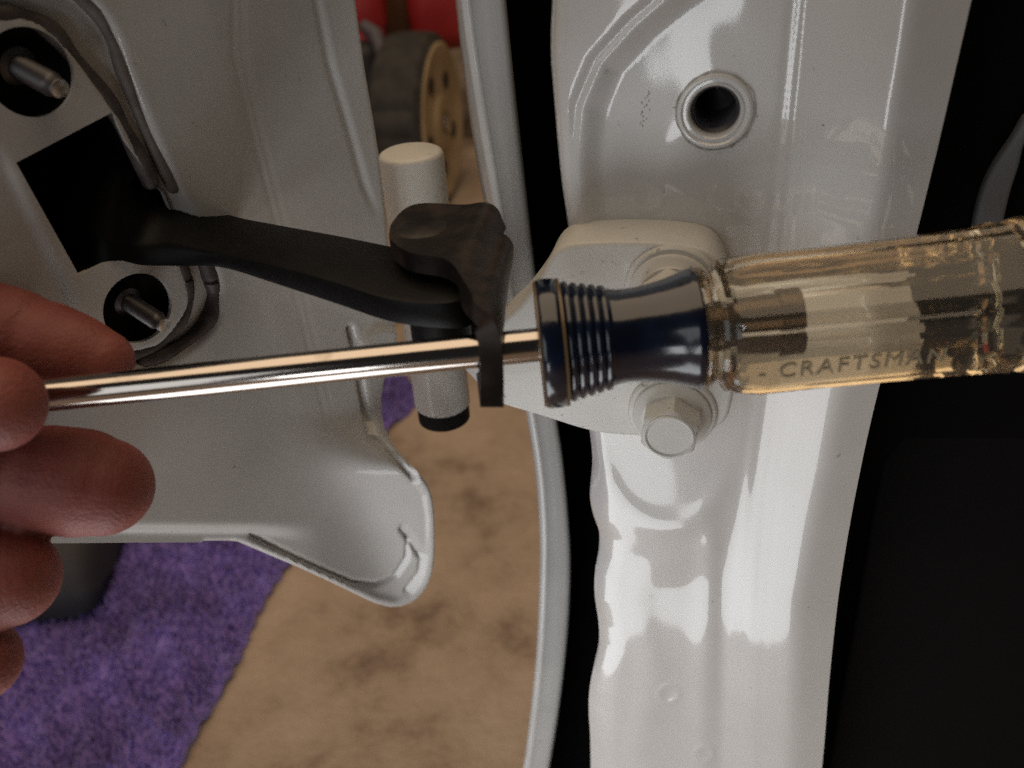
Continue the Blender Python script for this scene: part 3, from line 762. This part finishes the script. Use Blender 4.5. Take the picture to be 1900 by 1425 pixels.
for a, b in (((-430, 615, .184), (-900, 800, .178)), ((-460, 860, .183), (-900, 880, .178)), ((-460, 1060, .178), (-900, 960, .178)), ((-460, 1210, .177), (-900, 1040, .176)), ((-560, 820, .166), (-900, 900, .170))):
    finger([a, tuple((i + j) / 2 for i, j in zip(a, b)), b], [.0125, .016, .019])
finger([(-880, 900, .175), (-1150, 980, .175), (-1700, 1150, .18)], [.026, .024, .030])
me = bpy.data.meshes.new('m'); bm.to_mesh(me); bm.free()
hand = link('hand', me, M['skin'])
md = hand.modifiers.new('r', 'REMESH'); md.mode = 'VOXEL'; md.voxel_size = 0.0007
md = hand.modifiers.new('s', 'SMOOTH'); md.factor = 0.5; md.iterations = 5
bpy.context.view_layer.update(); bake(hand)
hand.data.polygons.foreach_set('use_smooth', [True] * len(hand.data.polygons))
if not hand.data.materials: hand.data.materials.append(M['skin'])
tag(hand, 'bare hand pinching the chrome screwdriver shaft, fingers curled past the door', 'hand')

# ------------------------------------------------------------------ shoe toe on the rug
sc_ = G.at(150, 1105)
bm = bmesh.new()
tr = P(232, 1090, 0.0).copy()
x1 = G.at(196, 1130)
d_ = Vector((1, 0.08, 0)).normalized(); s_ = Vector((-d_.y, d_.x, 0))
NS, NT = 18, 24
L_, W_, Ht = 0.20, 0.095, 0.062
cenr = x1 - d_ * L_ * 0.98 + s_ * 0.030
rows = []
for i in range(NS + 1):
    t = i / NS; xx = L_ * (1 - (1 - t) ** 2)
    wd = W_ / 2 * (0.9 + 0.1 * math.sin(t * 3)) * math.sqrt(max(0.0, 1 - (max(0, t - 0.45) / 0.55) ** 6.0) + 1e-4)
    ht = Ht * (1.15 - 0.35 * t) * math.sqrt(max(0.0, 1 - (max(0, t - 0.5) / 0.5) ** 4.0) + 1e-3)
    rows.append([cenr + d_ * xx + s_ * (wd * math.copysign(abs(math.cos(a)) ** 0.75, math.cos(a))) + Vector((0, 0, 0.014 + max(0, ht * math.copysign(abs(math.sin(a)) ** 0.7, math.sin(a))))) for a in np.linspace(-math.pi / 2, 3 * math.pi / 2, NT, endpoint=False)])
shoe = empty('shoe', cenr, 'rounded dark grey shoe toe on the purple rug under the fingers', 'shoe')
o = loft('upper', rows, M['shoe'], shoe, closed=True)
bm = bmesh.new(); bm.from_mesh(o.data); bmesh.ops.holes_fill(bm, edges=bm.edges); bmesh.ops.recalc_face_normals(bm, faces=bm.faces); bm.to_mesh(o.data); bm.free()
sol = []
for i in range(NS + 1):
    t = i / NS; xx = (L_ - 0.006) * (1 - (1 - t) ** 2); wd = (W_ / 2 - .004) * (0.9 + 0.1 * math.sin(t * 3)) * math.sqrt(max(0.0, 1 - (max(0, t - 0.45) / 0.55) ** 6.0) + 1e-4)
    p = cenr + d_ * xx; sol.append((p, wd))
ou = [G_ for p, wd in sol for G_ in [((p + s_ * wd).x, (p + s_ * wd).y)]] + [((p - s_ * wd).x, (p - s_ * wd).y) for p, wd in sol[::-1]]
plate('sole', G, ou, 0.0045, 0.0165, M['shoe'], shoe, 0.002)

# ------------------------------------------------------------------ red lawn mower in the background
WB = G.at(812, 372)
lo_, hi_ = 0.03, 0.4
for _ in range(40):
    wr = (lo_ + hi_) / 2
    if pix(WB + Vector((0, 0, 2 * wr)))[1] > 66: lo_ = wr
    else: hi_ = wr
ww = wr * 0.62
view_w = Vector((WB.x, WB.y, 0)).normalized(); side_w = Vector((view_w.y, -view_w.x, 0))
wax = (side_w * math.cos(R(17)) - view_w * math.sin(R(17))).normalized()
mower = empty('lawn_mower', WB, 'red wheeled garden machine with cream rimmed wheel on the floor behind', 'lawn mower')
wc = WB + Vector((0, 0, wr))
def wheel(c, r, wd):
    tp = [(r * .86, wd * .46)]
    tp = [(r * 0.80, -wd * .5), (r * .93, -wd * .5), (r * .985, -wd * .40), (r, -wd * .2), (r, wd * .2), (r * .985, wd * .40), (r * .93, wd * .5), (r * .84, wd * .5), (r * .80, wd * .44)]
    t = lathe('wheel', c, wax, tp, M['tyre'], mower, 64, lambda th, k: 1 + (0.035 if (int(th / (2 * math.pi) * 40) % 2 and 2 <= k <= 5) else 0), 25)
    rp = [(r * .90, wd * .40), (r * .92, wd * .50), (r * .89, wd * .535), (r * .80, wd * .53), (r * .74, wd * .47), (r * .50, wd * .44), (r * .34, wd * .46), (r * .30, wd * .54), (r * .16, wd * .56), (r * .14, wd * .50), (0.0001, wd * .50)]
    rim = lathe('rim', c, wax, rp, M['rim'], t, 64, None, 30)
    e1_ = Vector((0, 0, 1)); e2_ = wax.cross(e1_).normalized()
    for k in range(5):
        a = 2 * math.pi * k / 5 + 0.5
        pc = c + (e1_ * math.cos(a) + e2_ * math.sin(a)) * r * .56
        lathe('rim_slot', pc, wax, [(r * .10, wd * .30), (r * .10, wd * .475), (r * .085, wd * .48)], M['dark'], t, 20)
    lathe('axle_nut', c, wax, [(r * .09, wd * .40), (r * .09, wd * .58), (r * .05, wd * .60)], M['steel'], t, 12)
    return t
wheel(wc - wax * ww * 0.2, wr, ww)
def W3(px, py, d): return P(px, py, d)
dep = (wc - CAM).dot(fw)
# red deck above and behind the wheel, side panel, engine parts and rods, all at the wheel's distance and beyond
def blob(name, c, sx, sy, sz, m, bev):
    pl = Plane(c - Vector((0, 0, sz / 2)), (0, 0, 1), side_w)
    return plate(name, pl, [(-sx / 2, -sy / 2), (sx / 2, -sy / 2), (sx / 2, sy / 2), (-sx / 2, sy / 2)], 0, sz, m, mower, bev, 4)
blob('deck', W3(808, 5, dep + 0.17) + Vector((-0.0, 0.10, 0.02)), 0.112, 0.34, 0.18, M['red'], 0.03)
blob('side_panel', W3(655, 10, dep + 0.12) + Vector((0, 0.06, 0.02)), 0.10, 0.2, 0.13, M['red'], 0.02)
blob('engine_cover', W3(715, 10, dep + 0.20) + Vector((0, 0.06, 0)), 0.085, 0.2, 0.26, M['brown'], 0.02)
blob('chassis', Vector((WB.x, WB.y, 0)) - side_w * 0.14 + view_w * 0.16 + Vector((0, 0, 0.13)), 0.15, 0.26, 0.22, M['dark'], 0.02)
bm = bmesh.new(); tube(bm, [W3(678, 50, dep - .02), W3(695, 62, dep - .02), W3(708, 92, dep - .02), W3(716, 160, dep - .02), W3(728, 250, dep - .02)], [.010, .012, .011, .009, .008], 14)
me = bpy.data.meshes.new('m'); bm.to_mesh(me); bm.free(); link('control_rod', me, mat('dull_grey_rod', (0.10, 0.085, 0.10), 0.6), mower)
blob('red_bracket', W3(690, 85, dep + .02), 0.045, 0.05, 0.045, M['red'], 0.008)
blob('red_foot', W3(726, 275, dep - .01), 0.022, 0.04, 0.075, M['red'], 0.006)
